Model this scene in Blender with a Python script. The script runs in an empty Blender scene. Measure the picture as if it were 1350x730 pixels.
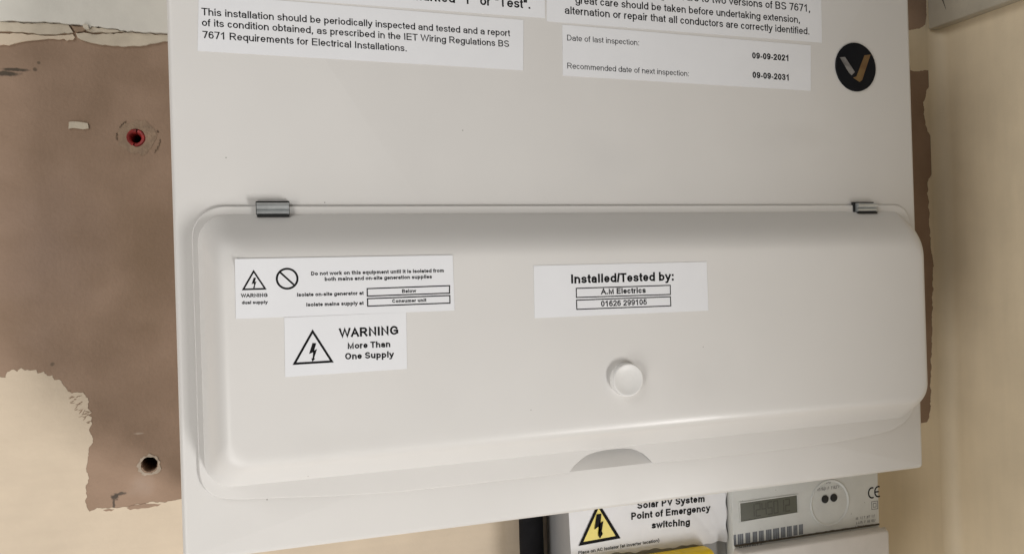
import bpy, bmesh, math, random
from mathutils import Vector, Matrix, noise
rng = random.Random(7)
scene = bpy.context.scene
COL = scene.collection

# ------------------------------------------------------------------ camera
cam_d = bpy.data.cameras.new("camera")
cam_d.lens = 26.9333
cam_d.sensor_width = 36.0
cam_d.sensor_fit = 'HORIZONTAL'
cam_d.clip_start = 0.01
cam_d.clip_end = 50.0
cam = bpy.data.objects.new("camera", cam_d)
COL.objects.link(cam)
cam.matrix_world = Matrix(((0.954883, 0.028971, -0.295566, 0.051581), (-0.295399, -0.009984, -0.955322, -0.446043), (-0.030628, 0.999530, -0.000976, 0.147758), (0.000000, 0.000000, 0.000000, 1.000000)))
scene.camera = cam

# ------------------------------------------------------------------ light
world = bpy.data.worlds.new("World")
scene.world = world
world.use_nodes = True
bg = world.node_tree.nodes["Background"]
bg.inputs[0].default_value = (1.0, 0.97, 0.93, 1)
bg.inputs[1].default_value = 0.105
scene.view_settings.view_transform = 'Standard'
scene.view_settings.look = 'None'
scene.view_settings.exposure = 0.06
scene.view_settings.gamma = 1.0
scene.view_settings.use_curve_mapping = False


def area_light(name, loc, target, size, size_y, power, colour):
    d = bpy.data.lights.new(name, 'AREA')
    d.shape = 'RECTANGLE'
    d.size = size
    d.size_y = size_y
    d.energy = power
    d.color = colour
    o = bpy.data.objects.new(name, d)
    COL.objects.link(o)
    o.location = loc
    o.rotation_euler = (Vector(target) - Vector(loc)).to_track_quat('-Z', 'Y').to_euler()
    return o


# the window of the room: low, to the right of the photographer, partly cut off by the end of the side wall
area_light("window_light", (0.98, -0.90, -0.66), (0.25, 0.0, 0.03), 0.36, 0.50, 20.0, (1.0, 0.985, 0.97))
# daylight from the other side of the room, returned by pale walls
area_light("room_bounce", (-0.95, -1.00, -0.35), (0.5, 0.0, 0.1), 0.42, 0.7, 5.9, (1.0, 0.96, 0.90))
# daylight thrown up by the floor
area_light("floor_bounce", (-0.66, -0.55, -0.82), (0.25, 0.0, 0.0), 0.5, 0.5, 4.3, (1.0, 0.97, 0.94))
# fill lamp added overhead, standing in for light off a ceiling
area_light("ceiling_fill", (-0.85, -0.70, 1.05), (0.2, 0.0, 0.1), 0.7, 0.7, 6.0, (1.0, 0.98, 0.95))


# ------------------------------------------------------------------ materials
def nodes_of(name):
    m = bpy.data.materials.new(name)
    m.use_nodes = True
    nt = m.node_tree
    return m, nt, nt.nodes["Principled BSDF"]


def material(name, colour, rough=0.5, metal=0.0, var=0.06, var_scale=30.0, bump=0.0, bump_scale=600.0,
             spec=0.5, tint=None, detail=4.0):
    """Base colour with soft uneven wear, plus fine relief."""
    m, nt, b = nodes_of(name)
    N, L = nt.nodes, nt.links
    tc = N.new('ShaderNodeTexCoord')
    n1 = N.new('ShaderNodeTexNoise')
    n1.inputs['Scale'].default_value = var_scale
    n1.inputs['Detail'].default_value = detail
    L.new(tc.outputs['Object'], n1.inputs['Vector'])
    ramp = N.new('ShaderNodeValToRGB')
    c2 = tint or tuple(max(0, c * (1 - var)) for c in colour)
    c1 = tuple(min(1, c * (1 + var)) for c in colour)
    ramp.color_ramp.elements[0].position = 0.3
    ramp.color_ramp.elements[1].position = 0.7
    ramp.color_ramp.elements[0].color = (*c2, 1)
    ramp.color_ramp.elements[1].color = (*c1, 1)
    L.new(n1.outputs['Fac'], ramp.inputs['Fac'])
    L.new(ramp.outputs['Color'], b.inputs['Base Color'])
    b.inputs['Roughness'].default_value = rough
    b.inputs['Metallic'].default_value = metal
    b.inputs['Specular IOR Level'].default_value = spec
    if bump:
        n2 = N.new('ShaderNodeTexNoise')
        n2.inputs['Scale'].default_value = bump_scale
        n2.inputs['Detail'].default_value = 3.0
        L.new(tc.outputs['Object'], n2.inputs['Vector'])
        bp = N.new('ShaderNodeBump')
        bp.inputs['Strength'].default_value = bump
        bp.inputs['Distance'].default_value = 0.001
        L.new(n2.outputs['Fac'], bp.inputs['Height'])
        L.new(bp.outputs['Normal'], b.inputs['Normal'])
    m["ramp"] = ramp.name
    return m


def add_specks(m, scale, thresh, colour):
    """small dirt specks of another colour, placed by a noise"""
    nt = m.node_tree
    N, L = nt.nodes, nt.links
    b = N["Principled BSDF"]
    src = b.inputs['Base Color'].links[0].from_socket
    tc = N.new('ShaderNodeTexCoord')
    n = N.new('ShaderNodeTexNoise')
    n.inputs['Scale'].default_value = scale
    n.inputs['Detail'].default_value = 2.0
    L.new(tc.outputs['Object'], n.inputs['Vector'])
    r = N.new('ShaderNodeMapRange')
    r.inputs['From Min'].default_value = thresh
    r.inputs['From Max'].default_value = thresh + 0.04
    L.new(n.outputs['Fac'], r.inputs['Value'])
    mix = N.new('ShaderNodeMix')
    mix.data_type = 'RGBA'
    L.new(r.outputs['Result'], mix.inputs['Factor'])
    L.new(src, mix.inputs['A'])
    mix.inputs['B'].default_value = (*colour, 1)
    L.new(mix.outputs['Result'], b.inputs['Base Color'])


def add_stain_or_shade(m, centre, radii, colour, amount=0.8, ragged=0.5, freq=150.0, soft=0.5):
    """one stain, or a patch of painted light or shade, of its own shape at a place of the wall (object space)"""
    nt = m.node_tree
    N, L = nt.nodes, nt.links
    b = N["Principled BSDF"]
    src = b.inputs['Base Color'].links[0].from_socket
    tc = N.new('ShaderNodeTexCoord')
    mp = N.new('ShaderNodeVectorMath')
    mp.operation = 'SUBTRACT'
    L.new(tc.outputs['Object'], mp.inputs[0])
    mp.inputs[1].default_value = centre
    dv = N.new('ShaderNodeVectorMath')
    dv.operation = 'DIVIDE'
    L.new(mp.outputs[0], dv.inputs[0])
    dv.inputs[1].default_value = radii
    ln = N.new('ShaderNodeVectorMath')
    ln.operation = 'LENGTH'
    L.new(dv.outputs[0], ln.inputs[0])
    n = N.new('ShaderNodeTexNoise')
    n.inputs['Scale'].default_value = freq
    n.inputs['Detail'].default_value = 5.0
    L.new(tc.outputs['Object'], n.inputs['Vector'])
    ma = N.new('ShaderNodeMath')
    ma.operation = 'MULTIPLY_ADD'
    L.new(n.outputs['Fac'], ma.inputs[0])
    ma.inputs[1].default_value = ragged * 2
    L.new(ln.outputs['Value'], ma.inputs[2])
    r = N.new('ShaderNodeMapRange')
    r.inputs['From Min'].default_value = 1.0 + ragged
    r.inputs['From Max'].default_value = 1.0 + ragged - soft
    r.inputs['To Min'].default_value = 0.0
    r.inputs['To Max'].default_value = amount
    L.new(ma.outputs[0], r.inputs['Value'])
    mix = N.new('ShaderNodeMix')
    mix.data_type = 'RGBA'
    L.new(r.outputs['Result'], mix.inputs['Factor'])
    L.new(src, mix.inputs['A'])
    mix.inputs['B'].default_value = (*colour, 1)
    L.new(mix.outputs['Result'], b.inputs['Base Color'])


M = {}
M['enamel'] = material("white_powder_coat", (0.700, 0.682, 0.658), 0.42, var=0.02, var_scale=14, bump=0.05, bump_scale=900)
add_specks(M['enamel'], 120.0, 0.815, (0.42, 0.40, 0.37))
M['cover'] = material("white_cover_coat", (0.710, 0.692, 0.668), 0.38, var=0.02, var_scale=11, bump=0.04, bump_scale=900)
add_specks(M['cover'], 110.0, 0.82, (0.45, 0.43, 0.40))
M['knob'] = material("white_plastic", (0.75, 0.74, 0.72), 0.42, var=0.02, var_scale=120, bump=0.05, bump_scale=500)
M['paper'] = material("white_label_paper", (0.80, 0.805, 0.825), 0.40, var=0.012, var_scale=60, bump=0.03, bump_scale=400)
M['vinyl'] = material("white_vinyl", (0.78, 0.78, 0.80), 0.45, var=0.02, var_scale=60, bump=0.05, bump_scale=120)
M['ink'] = material("black_print", (0.009, 0.009, 0.010), 0.7, var=0.2, var_scale=300, spec=0.12)
M['yellow_print'] = material("yellow_print", (0.80, 0.66, 0.12), 0.35, var=0.03, var_scale=90)
M['badge'] = material("black_gloss_badge", (0.006, 0.007, 0.010), 0.42, var=0.2, var_scale=90, spec=0.12)
M['silver'] = material("silver_foil", (0.30, 0.30, 0.31), 0.36, 0.6, var=0.45, var_scale=110, tint=(0.10, 0.10, 0.11))
M['bronze'] = material("bronze_foil", (0.20, 0.135, 0.06), 0.36, 0.6, var=0.25, var_scale=110, tint=(0.17, 0.085, 0.045))
M['steel'] = material("zinc_plated_steel", (0.56, 0.58, 0.58), 0.34, 0.6, var=0.1, var_scale=200, bump=0.05, bump_scale=500)
M['slot'] = material("dark_slot", (0.012, 0.012, 0.012), 0.7, var=0.1)
M['plaster'] = material("bare_brown_plaster", (0.335, 0.228, 0.160), 0.80, var=0.06, var_scale=26, bump=0.30, bump_scale=420,
                        tint=(0.262, 0.174, 0.115), detail=9)
M['cream'] = material("cream_wall_paint", (0.645, 0.535, 0.405), 0.62, var=0.045, var_scale=32, bump=0.28, bump_scale=190, detail=6)
M['oldpaint'] = material("old_cream_paint", (0.56, 0.49, 0.385), 0.65, var=0.10, var_scale=70, bump=0.35, bump_scale=220)
M['white'] = material("white_ceiling_paint", (0.70, 0.675, 0.61), 0.65, var=0.04, var_scale=50, bump=0.2, bump_scale=150)
M['sidepaint'] = material("beige_side_paint", (0.76, 0.645, 0.465), 0.6, var=0.05, var_scale=22, bump=0.25, bump_scale=140, detail=6)
M['gap_shade'] = material("shaded_gap_paint", (0.47, 0.39, 0.27), 0.65, var=0.12, var_scale=45, bump=0.25, bump_scale=140, tint=(0.33, 0.27, 0.18), detail=6)  # side paint with the corner gap's shade put into its colour; unused
M['boardpaint'] = material("off_white_board_paint", (0.50, 0.46, 0.375), 0.6, var=0.05, var_scale=60, bump=0.25, bump_scale=170)
M['filler'] = material("grey_filler", (0.29, 0.205, 0.140), 0.85, var=0.18, var_scale=220, bump=0.6, bump_scale=420)
M['palefiller'] = material("pale_filler", (0.44, 0.36, 0.28), 0.85, var=0.15, var_scale=260, bump=0.6, bump_scale=420)
M['chip'] = material("pale_plaster_chip", (0.62, 0.56, 0.46), 0.8, var=0.1, var_scale=200, bump=0.3)
M['red'] = material("red_plastic", (0.27, 0.022, 0.020), 0.55, var=0.45, var_scale=300, bump=0.1)
M['grey'] = material("grey_plastic", (0.33, 0.33, 0.335), 0.45, var=0.03, var_scale=60, bump=0.08, bump_scale=500)
M['metercase'] = material("pale_grey_plastic", (0.63, 0.64, 0.62), 0.5, var=0.04, var_scale=90, bump=0.08, bump_scale=500)
add_specks(M['metercase'], 260.0, 0.74, (0.25, 0.24, 0.22))
M['terminal'] = material("off_white_plastic", (0.67, 0.635, 0.60), 0.5, var=0.04, var_scale=70, bump=0.1, bump_scale=500)
M['lcd'] = material("lcd_glass", (0.085, 0.090, 0.070), 0.3, var=0.1, var_scale=60)
M['lcdink'] = material("lcd_digit", (0.048, 0.051, 0.040), 0.3, var=0.1)
M['greyprint'] = material("faded_grey_print", (0.25, 0.25, 0.25), 0.6, var=0.2, var_scale=400)
M['barcode'] = material("grey_barcode_print", (0.15, 0.165, 0.19), 0.5, var=0.2, var_scale=300)
M['dirt'] = material("dark_dirt", (0.10, 0.085, 0.065), 0.9, var=0.3, var_scale=300)
M['crack'] = material("shallow_crack", (0.17, 0.12, 0.08), 0.9, var=0.3, var_scale=300)
M['black'] = material("black_cable_sheath", (0.014, 0.014, 0.016), 0.8, var=0.2, var_scale=60, spec=0.1)
M['yellow'] = material("yellow_plastic", (0.90, 0.63, 0.012), 0.38, var=0.03, var_scale=60, bump=0.06)


def uneven_gloss(m, lo, hi, scale):
    nt = m.node_tree
    N, L = nt.nodes, nt.links
    tc = N.new('ShaderNodeTexCoord')
    n = N.new('ShaderNodeTexNoise')
    n.inputs['Scale'].default_value = scale
    n.inputs['Detail'].default_value = 6.0
    L.new(tc.outputs['Object'], n.inputs['Vector'])
    r = N.new('ShaderNodeMapRange')
    r.inputs['From Min'].default_value = 0.3
    r.inputs['From Max'].default_value = 0.7
    r.inputs['To Min'].default_value = lo
    r.inputs['To Max'].default_value = hi
    L.new(n.outputs['Fac'], r.inputs['Value'])
    L.new(r.outputs['Result'], N["Principled BSDF"].inputs['Roughness'])


def brush_streaks(m, scale, amount):
    nt = m.node_tree
    N, L = nt.nodes, nt.links
    b = N["Principled BSDF"]
    src = b.inputs['Base Color'].links[0].from_socket
    tc = N.new('ShaderNodeTexCoord')
    mp = N.new('ShaderNodeMapping')
    mp.inputs['Scale'].default_value = scale
    L.new(tc.outputs['Object'], mp.inputs['Vector'])
    n = N.new('ShaderNodeTexNoise')
    n.inputs['Scale'].default_value = 1.0
    n.inputs['Detail'].default_value = 6.0
    L.new(mp.outputs['Vector'], n.inputs['Vector'])
    r = N.new('ShaderNodeMapRange')
    r.inputs['From Min'].default_value = 0.3
    r.inputs['From Max'].default_value = 0.7
    r.inputs['To Min'].default_value = 1 - amount
    r.inputs['To Max'].default_value = 1 + amount * .5
    L.new(n.outputs['Fac'], r.inputs['Value'])
    mul = N.new('ShaderNodeVectorMath')
    mul.operation = 'SCALE'
    L.new(src, mul.inputs[0])
    L.new(r.outputs['Result'], mul.inputs['Scale'])
    L.new(mul.outputs['Vector'], b.inputs['Base Color'])


uneven_gloss(M['enamel'], 0.36, 0.50, 22)
uneven_gloss(M['cover'], 0.32, 0.46, 18)
brush_streaks(M['sidepaint'], (150, 150, 12), .03)
brush_streaks(M['cream'], (16, 160, 180), .025)
add_stain_or_shade(M['enamel'], (*(0.25491, 0.00000, 0.22002),), (.030, .05, .022), (.56, .55, .54), .32, .6, 45, 1.3)
add_stain_or_shade(M['enamel'], (*(0.39803, 0.00000, 0.23904),), (.05, .05, .012), (.57, .55, .52), .25, .7, 60, 1.3)
add_stain_or_shade(M['cover'], (*(0.30674, -0.02360, 0.08054),), (.035, .05, .025), (.60, .58, .56), .28, .7, 55, 1.3)
add_stain_or_shade(M['cover'], (*(0.07124, -0.02360, 0.06019),), (.05, .05, .012), (.60, .58, .55), .25, .7, 60, 1.3)
for p_ in ((0.07976, 0.00000, 0.19358), (0.02796, 0.00000, 0.21809), (0.04386, 0.00000, 0.02946), (0.16151, 0.00000, 0.23672)):
    add_stain_or_shade(M['enamel'], p_, (.0005, .05, .0005), (.25, .23, .20), .7, .3, 900, .4)
for p_ in ((0.30584, -0.02360, 0.10099), (0.06598, -0.02360, 0.04130), (0.19133, -0.02360, 0.07082)):
    add_stain_or_shade(M['cover'], p_, (.0004, .05, .0004), (.25, .23, .20), .7, .3, 900, .4)


# ------------------------------------------------------------------ object helpers
def link(o, parent=None):
    COL.objects.link(o)
    if parent:
        o.parent = parent
    return o


def empty(name, loc):
    o = bpy.data.objects.new(name, None)
    o.empty_display_size = 0.02
    o.location = loc
    return link(o)


def tag(o, label=None, cat=None, group=None, kind=None):
    if label: o["label"] = label
    if cat: o["category"] = cat
    if group: o["group"] = group
    if kind: o["kind"] = kind
    return o


def world_origin(o):
    v = Vector(o.location)
    while o.parent:
        o = o.parent
        v += o.location
    return v


def obj(name, bm, mat, parent=None, smooth=False, origin=None, angle=None):
    """one mesh object; geometry is given in world metres and stored about its own origin"""
    if origin is None:
        if bm.verts:
            lo = Vector((min(v.co[i] for v in bm.verts) for i in range(3)))
            hi = Vector((max(v.co[i] for v in bm.verts) for i in range(3)))
            origin = (lo + hi) / 2
        else:
            origin = Vector()
    origin = Vector(origin)
    bmesh.ops.translate(bm, verts=bm.verts, vec=-origin)
    me = bpy.data.meshes.new(name)
    bm.to_mesh(me)
    bm.free()
    mats = mat if isinstance(mat, (list, tuple)) else [mat]
    for q in mats:
        me.materials.append(q)
    if smooth:
        me.polygons.foreach_set("use_smooth", [True] * len(me.polygons))
        if angle:
            me.set_sharp_from_angle(angle=math.radians(angle))
    o = bpy.data.objects.new(name, me)
    o.location = origin - (world_origin(parent) if parent else Vector())
    return link(o, parent)


def add_box(bm, lo, hi):
    r = bmesh.ops.create_cube(bm, size=1.0)
    c = (Vector(lo) + Vector(hi)) / 2
    s = Vector(hi) - Vector(lo)
    for v in r['verts']:
        v.co = Vector((v.co.x * s.x, v.co.y * s.y, v.co.z * s.z)) + c
    return r['verts']


def bevel_box(lo, hi, rad, seg=3):
    bm = bmesh.new()
    add_box(bm, lo, hi)
    bmesh.ops.bevel(bm, geom=list(bm.edges), offset=rad, segments=seg, profile=0.5, affect='EDGES')
    return bm


def loop_verts(bm, pts, y):
    return [bm.verts.new((p[0], y, p[1])) for p in pts]


def bridge(bm, a, b):
    n = len(a)
    for i in range(n):
        j = (i + 1) % n
        try:
            bm.faces.new((a[i], a[j], b[j], b[i]))
        except ValueError:
            pass


def face_camera(bm):
    bmesh.ops.recalc_face_normals(bm, faces=bm.faces)


def sheet(bm, outline, y_front, y_back, holes=()):
    """a flat piece of real thickness: outline in (x, z), front at y_front"""
    loops = [loop_verts(bm, outline, y_front)] + [loop_verts(bm, h, y_front) for h in holes]
    edges = []
    for lp in loops:
        for i in range(len(lp)):
            edges.append(bm.edges.new((lp[i], lp[(i + 1) % len(lp)])))
    r = bmesh.ops.triangle_fill(bm, use_beauty=True, use_dissolve=False, edges=edges)
    for lp in loops:
        back = [bm.verts.new((v.co.x, y_back, v.co.z)) for v in lp]
        bridge(bm, lp, back)
    bmesh.ops.recalc_face_normals(bm, faces=bm.faces)
    return loops


def jag(pts, amp, step, closed=True, seed=1, keep=None):
    """break straight runs of an outline into small uneven teeth"""
    r = random.Random(seed)
    out = []
    n = len(pts)
    for i in range(n if closed else n - 1):
        a = Vector(pts[i]); b = Vector(pts[(i + 1) % n])
        if keep and keep(a, b):
            out.append(tuple(a))
            continue
        d = b - a
        k = max(1, int(d.length / step))
        nrm = Vector((-d.y, d.x)).normalized() if d.length else Vector((0, 0))
        for q in range(k):
            t = (q + (r.uniform(-.3, .3) if q else 0)) / k
            out.append(tuple(a + d * t + nrm * (r.uniform(-amp, amp) if (q or not keep) else 0)))
    if not closed:
        out.append(tuple(pts[-1]))
    return out


def ring_pts(cx, cz, r, n=24, wob=0.0, seed=1, rz=None):
    q = random.Random(seed)
    return [(cx + (r * (1 + q.uniform(-wob, wob))) * math.cos(2 * math.pi * i / n),
             cz + ((rz or r) * (1 + q.uniform(-wob, wob))) * math.sin(2 * math.pi * i / n)) for i in range(n)]


def rrect(x0, x1, z0, z1, r, n=10):
    """rounded rectangle outline, counter-clockwise, r = one radius or four (bl, br, tr, tl)"""
    rs = r if isinstance(r, (tuple, list)) else (r,) * 4
    out = []
    for (cx, cz, a0, q) in ((x0 + rs[0], z0 + rs[0], 180, rs[0]), (x1 - rs[1], z0 + rs[1], 270, rs[1]),
                            (x1 - rs[2], z1 - rs[2], 0, rs[2]), (x0 + rs[3], z1 - rs[3], 90, rs[3])):
        for k in range(n + 1):
            a = math.radians(a0 + 90 * k / n)
            out.append((cx + q * math.cos(a), cz + q * math.sin(a)))
    return out


def lathe(bm, cx, cz, prof, n=48):
    """prof: list of (radius, y); turned about the wall normal"""
    rings = []
    for (r, y) in prof:
        if r <= 0:
            rings.append([bm.verts.new((cx, y, cz))])
        else:
            rings.append([bm.verts.new((cx + r * math.cos(2 * math.pi * i / n), y, cz + r * math.sin(2 * math.pi * i / n)))
                          for i in range(n)])
    for a, b in zip(rings, rings[1:]):
        for i in range(n):
            j = (i + 1) % n
            if len(a) == 1:
                bm.faces.new((a[0], b[i], b[j]))
            elif len(b) == 1:
                bm.faces.new((a[i], a[j], b[0]))
            else:
                bm.faces.new((a[i], a[j], b[j], b[i]))
    bmesh.ops.recalc_face_normals(bm, faces=bm.faces)


# ------------------------------------------------------------------ lettering
ADV_R = dict(zip('"(),-./:', (355, 333, 333, 278, 333, 278, 278, 278)))
ADV_R.update({' ': 278, 'A': 667, 'B': 667, 'C': 722, 'D': 722, 'E': 667, 'F': 611, 'G': 778, 'I': 278, 'M': 833, 'N': 722,
              'O': 778, 'P': 667, 'R': 722, 'S': 667, 'T': 611, 'V': 667, 'W': 944, 'a': 556, 'b': 556, 'c': 500, 'd': 556,
              'e': 556, 'f': 278, 'g': 556, 'h': 556, 'i': 222, 'k': 500, 'l': 222, 'm': 833, 'n': 556, 'o': 556, 'p': 556,
              'q': 556, 'r': 333, 's': 500, 't': 278, 'u': 556, 'v': 500, 'w': 722, 'x': 500, 'y': 500})
ADV_B = dict(zip('"(),-./:', (474, 333, 333, 278, 333, 278, 278, 333)))
ADV_B.update({' ': 278, 'A': 722, 'B': 722, 'C': 722, 'D': 722, 'E': 667, 'F': 611, 'G': 778, 'I': 278, 'M': 833, 'N': 722,
              'O': 778, 'P': 667, 'R': 722, 'S': 667, 'T': 611, 'V': 667, 'W': 944, 'a': 556, 'b': 611, 'c': 556, 'd': 611,
              'e': 556, 'f': 333, 'g': 611, 'h': 611, 'i': 278, 'k': 556, 'l': 278, 'm': 889, 'n': 611, 'o': 611, 'p': 611,
              'q': 611, 'r': 389, 's': 556, 't': 333, 'u': 611, 'v': 556, 'w': 778, 'x': 556, 'y': 556})
for _d in '0123456789':
    ADV_R[_d] = ADV_B[_d] = 556


def E(cx, cy, rx, ry, a0, a1):
    return ('E', cx, cy, rx, ry, a0, a1)


O_ = [[E(.5, .5, .5, .5, 0, 360)]]
S_ = [[E(.5, .755, .46, .245, 28, 258), E(.5, .25, .5, .25, 78, -152)]]
GL = {
    'a': [[E(.48, .68, .46, .32, 160, 0), (1 - .06, 0)], [(.94, .58), (.4, .55), E(.36, .27, .36, .27, 95, 270), (.5, 0), E(.5, .32, .44, .32, 275, 355)]],
    'b': O_ + [[(0, 0), (0, 1.42)]], 'c': [[E(.5, .5, .5, .5, 42, 318)]], 'd': O_ + [[(1, 0), (1, 1.42)]],
    'e': [[(.04, .5), (.96, .5)], [E(.5, .5, .5, .5, 2, 312)]],
    'f': [[(.4, 0), (.4, 1.15), E(.95, 1.15, .55, .27, 178, 85)], [(0, 1), (.95, 1)]],
    'g': O_ + [[(1, 1), (1, -.1), E(.5, -.1, .5, .3, 0, -155)]],
    'h': [[(0, 0), (0, 1.42)], [(0.02, .55), E(.5, .6, .5, .4, 170, 0), (1, 0)]],
    'i': [[(.5, 0), (.5, 1)], [(.5, 1.40), (.5, 1.42)]], 'k': [[(0, 0), (0, 1.42)], [(.08, .34), (.9, 1)], [(.36, .56), (.97, 0)]],
    'l': [[(.5, 0), (.5, 1.42)]],
    'm': [[(0, 0), (0, 1)], [(.01, .55), E(.25, .62, .25, .38, 165, 0), (.5, 0)], [(.51, .55), E(.75, .62, .25, .38, 165, 0), (1, 0)]],
    'n': [[(0, 0), (0, 1)], [(0.02, .5), E(.5, .6, .5, .4, 170, 0), (1, 0)]], 'o': O_,
    'p': O_ + [[(0, 1), (0, -.4)]], 'q': O_ + [[(1, 1), (1, -.4)]],
    'r': [[(0, 0), (0, 1)], [(.03, .5), E(.85, .52, .82, .48, 172, 88)]], 's': S_,
    't': [[(.45, 1.28), (.45, .2), E(.88, .2, .43, .2, 182, 275)], [(0, 1), (1, 1)]],
    'u': [[(0, 1), (0, .4), E(.5, .4, .5, .4, 182, 350), (.98, .5)], [(1, 1), (1, 0)]],
    'v': [[(0, 1), (.5, 0), (1, 1)]], 'w': [[(0, 1), (.25, 0), (.5, 1), (.75, 0), (1, 1)]],
    'x': [[(0, 1), (1, 0)], [(0, 0), (1, 1)]], 'y': [[(0, 1), (.5, .02)], [(1, 1), (.42, -.22), (.3, -.38), (.05, -.4)]],
    'A': [[(0, 0), (.5, 1), (1, 0)], [(.2, .33), (.8, .33)]],
    'B': [[(0, 0), (0, 1)], [(0, 1), (.55, 1), E(.55, .77, .4, .23, 88, -88), (0, .54)], [(.5, .54), E(.57, .27, .43, .27, 88, -88), (0, 0)]],
    'C': [[E(.5, .5, .5, .5, 38, 322)]], 'D': [[(0, 0), (0, 1)], [(0, 1), (.42, 1), E(.45, .5, .55, .5, 88, -88), (0, 0)]],
    'E': [[(0, 0), (0, 1)], [(0, 1), (1, 1)], [(0, .53), (.94, .53)], [(0, 0), (1, 0)]],
    'F': [[(0, 0), (0, 1)], [(0, 1), (1, 1)], [(0, .52), (.9, .52)]],
    'G': [[E(.5, .5, .5, .5, 38, 312), (1, .15), (1, .47)], [(.58, .47), (1, .47)]], 'I': [[(.5, 0), (.5, 1)]],
    'M': [[(0, 0), (0, 1), (.5, 0), (1, 1), (1, 0)]], 'N': [[(0, 0), (0, 1), (1, 0), (1, 1)]], 'O': O_,
    'P': [[(0, 0), (0, 1)], [(0, 1), (.55, 1), E(.57, .73, .43, .27, 88, -88), (0, .46)]],
    'R': [[(0, 0), (0, 1)], [(0, 1), (.55, 1), E(.57, .74, .40, .26, 88, -88), (0, .48)], [(.55, .46), (1, 0)]], 'S': S_,
    'T': [[(0, 1), (1, 1)], [(.5, 0), (.5, .95)]], 'V': [[(0, 1), (.5, 0), (1, 1)]],
    'W': [[(0, 1), (.25, 0), (.5, 1), (.75, 0), (1, 1)]],
    '0': O_, '1': [[(.1, .74), (.62, 1), (.62, 0)]], '2': [[E(.5, .72, .48, .28, 168, -32), (0, 0), (1, 0)]],
    '3': [[E(.48, .765, .44, .235, 165, -85)], [E(.48, .265, .52, .265, 85, -165)]],
    '4': [[(.74, 0), (.74, 1), (0, .3), (1, .3)]], '5': [[(.92, 1), (.2, 1), (.09, .5), E(.48, .33, .52, .33, 145, -165)]],
    '6': [[E(.5, .30, .5, .30, 0, 360)], [E(.54, .5, .52, .5, 48, 178), (.02, .3)]], '7': [[(0, 1), (1, 1), (.38, 0)]],
    '8': [[E(.5, .765, .43, .235, 0, 360)], [E(.5, .27, .5, .27, 0, 360)]],
    '9': [[E(.5, .70, .5, .30, 0, 360)], [E(.46, .5, .52, .5, 228, 358), (.98, .7)]],
    '.': [[(.5, 0), (.5, .015)]], ',': [[(.5, .0), (.5, .01)], [(.5, -.02), (.3, -.2)]], ':': [[(.5, 0), (.5, .015)], [(.5, .97), (.5, .985)]],
    '-': [[(0, .46), (1, .46)]], '/': [[(0, 0), (1, 1)]], '"': [[(.1, 1), (.1, .75)], [(.9, 1), (.9, .75)]],
    '(': [[E(1, .4, 1, .7, 100, 260)]], ')': [[E(0, .4, 1, .7, 80, -80)]],
}
CAPS = set('ABCDEFGIMNOPRSTVW0123456789/"()')


def ribbon(bm, pts, w, y, to_world, closed, ys=1.0):
    n = len(pts)
    P = [Vector(p) for p in pts]
    L_, R_ = [], []
    for i in range(n):
        if closed:
            a, b = P[(i - 1) % n], P[(i + 1) % n]
        else:
            a, b = P[max(i - 1, 0)], P[min(i + 1, n - 1)]
        d0 = (P[i] - a).normalized() if (P[i] - a).length > 1e-9 else (b - P[i]).normalized()
        d1 = (b - P[i]).normalized() if (b - P[i]).length > 1e-9 else d0
        n0, n1 = Vector((-d0.y, d0.x)), Vector((-d1.y, d1.x))
        m = n0 + n1
        if m.length < 1e-6: m = n0
        m.normalize()
        k = min(1.0 / max(m.dot(n1), 0.2), 2.2)
        m = Vector((m.x, m.y * ys))
        L_.append(P[i] + m * (w / 2 * k)); R_.append(P[i] - m * (w / 2 * k))
    if not closed:
        d = (P[0] - P[1]).normalized() * (w / 2)
        L_[0] += d; R_[0] += d
        d = (P[-1] - P[-2]).normalized() * (w / 2)
        L_[-1] += d; R_[-1] += d
    lv = [bm.verts.new(to_world(p.x, p.y, y)) for p in L_]
    rv = [bm.verts.new(to_world(p.x, p.y, y)) for p in R_]
    for i in range(n if closed else n - 1):
        j = (i + 1) % n
        f = bm.faces.new((lv[i], lv[j], rv[j], rv[i]))


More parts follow.
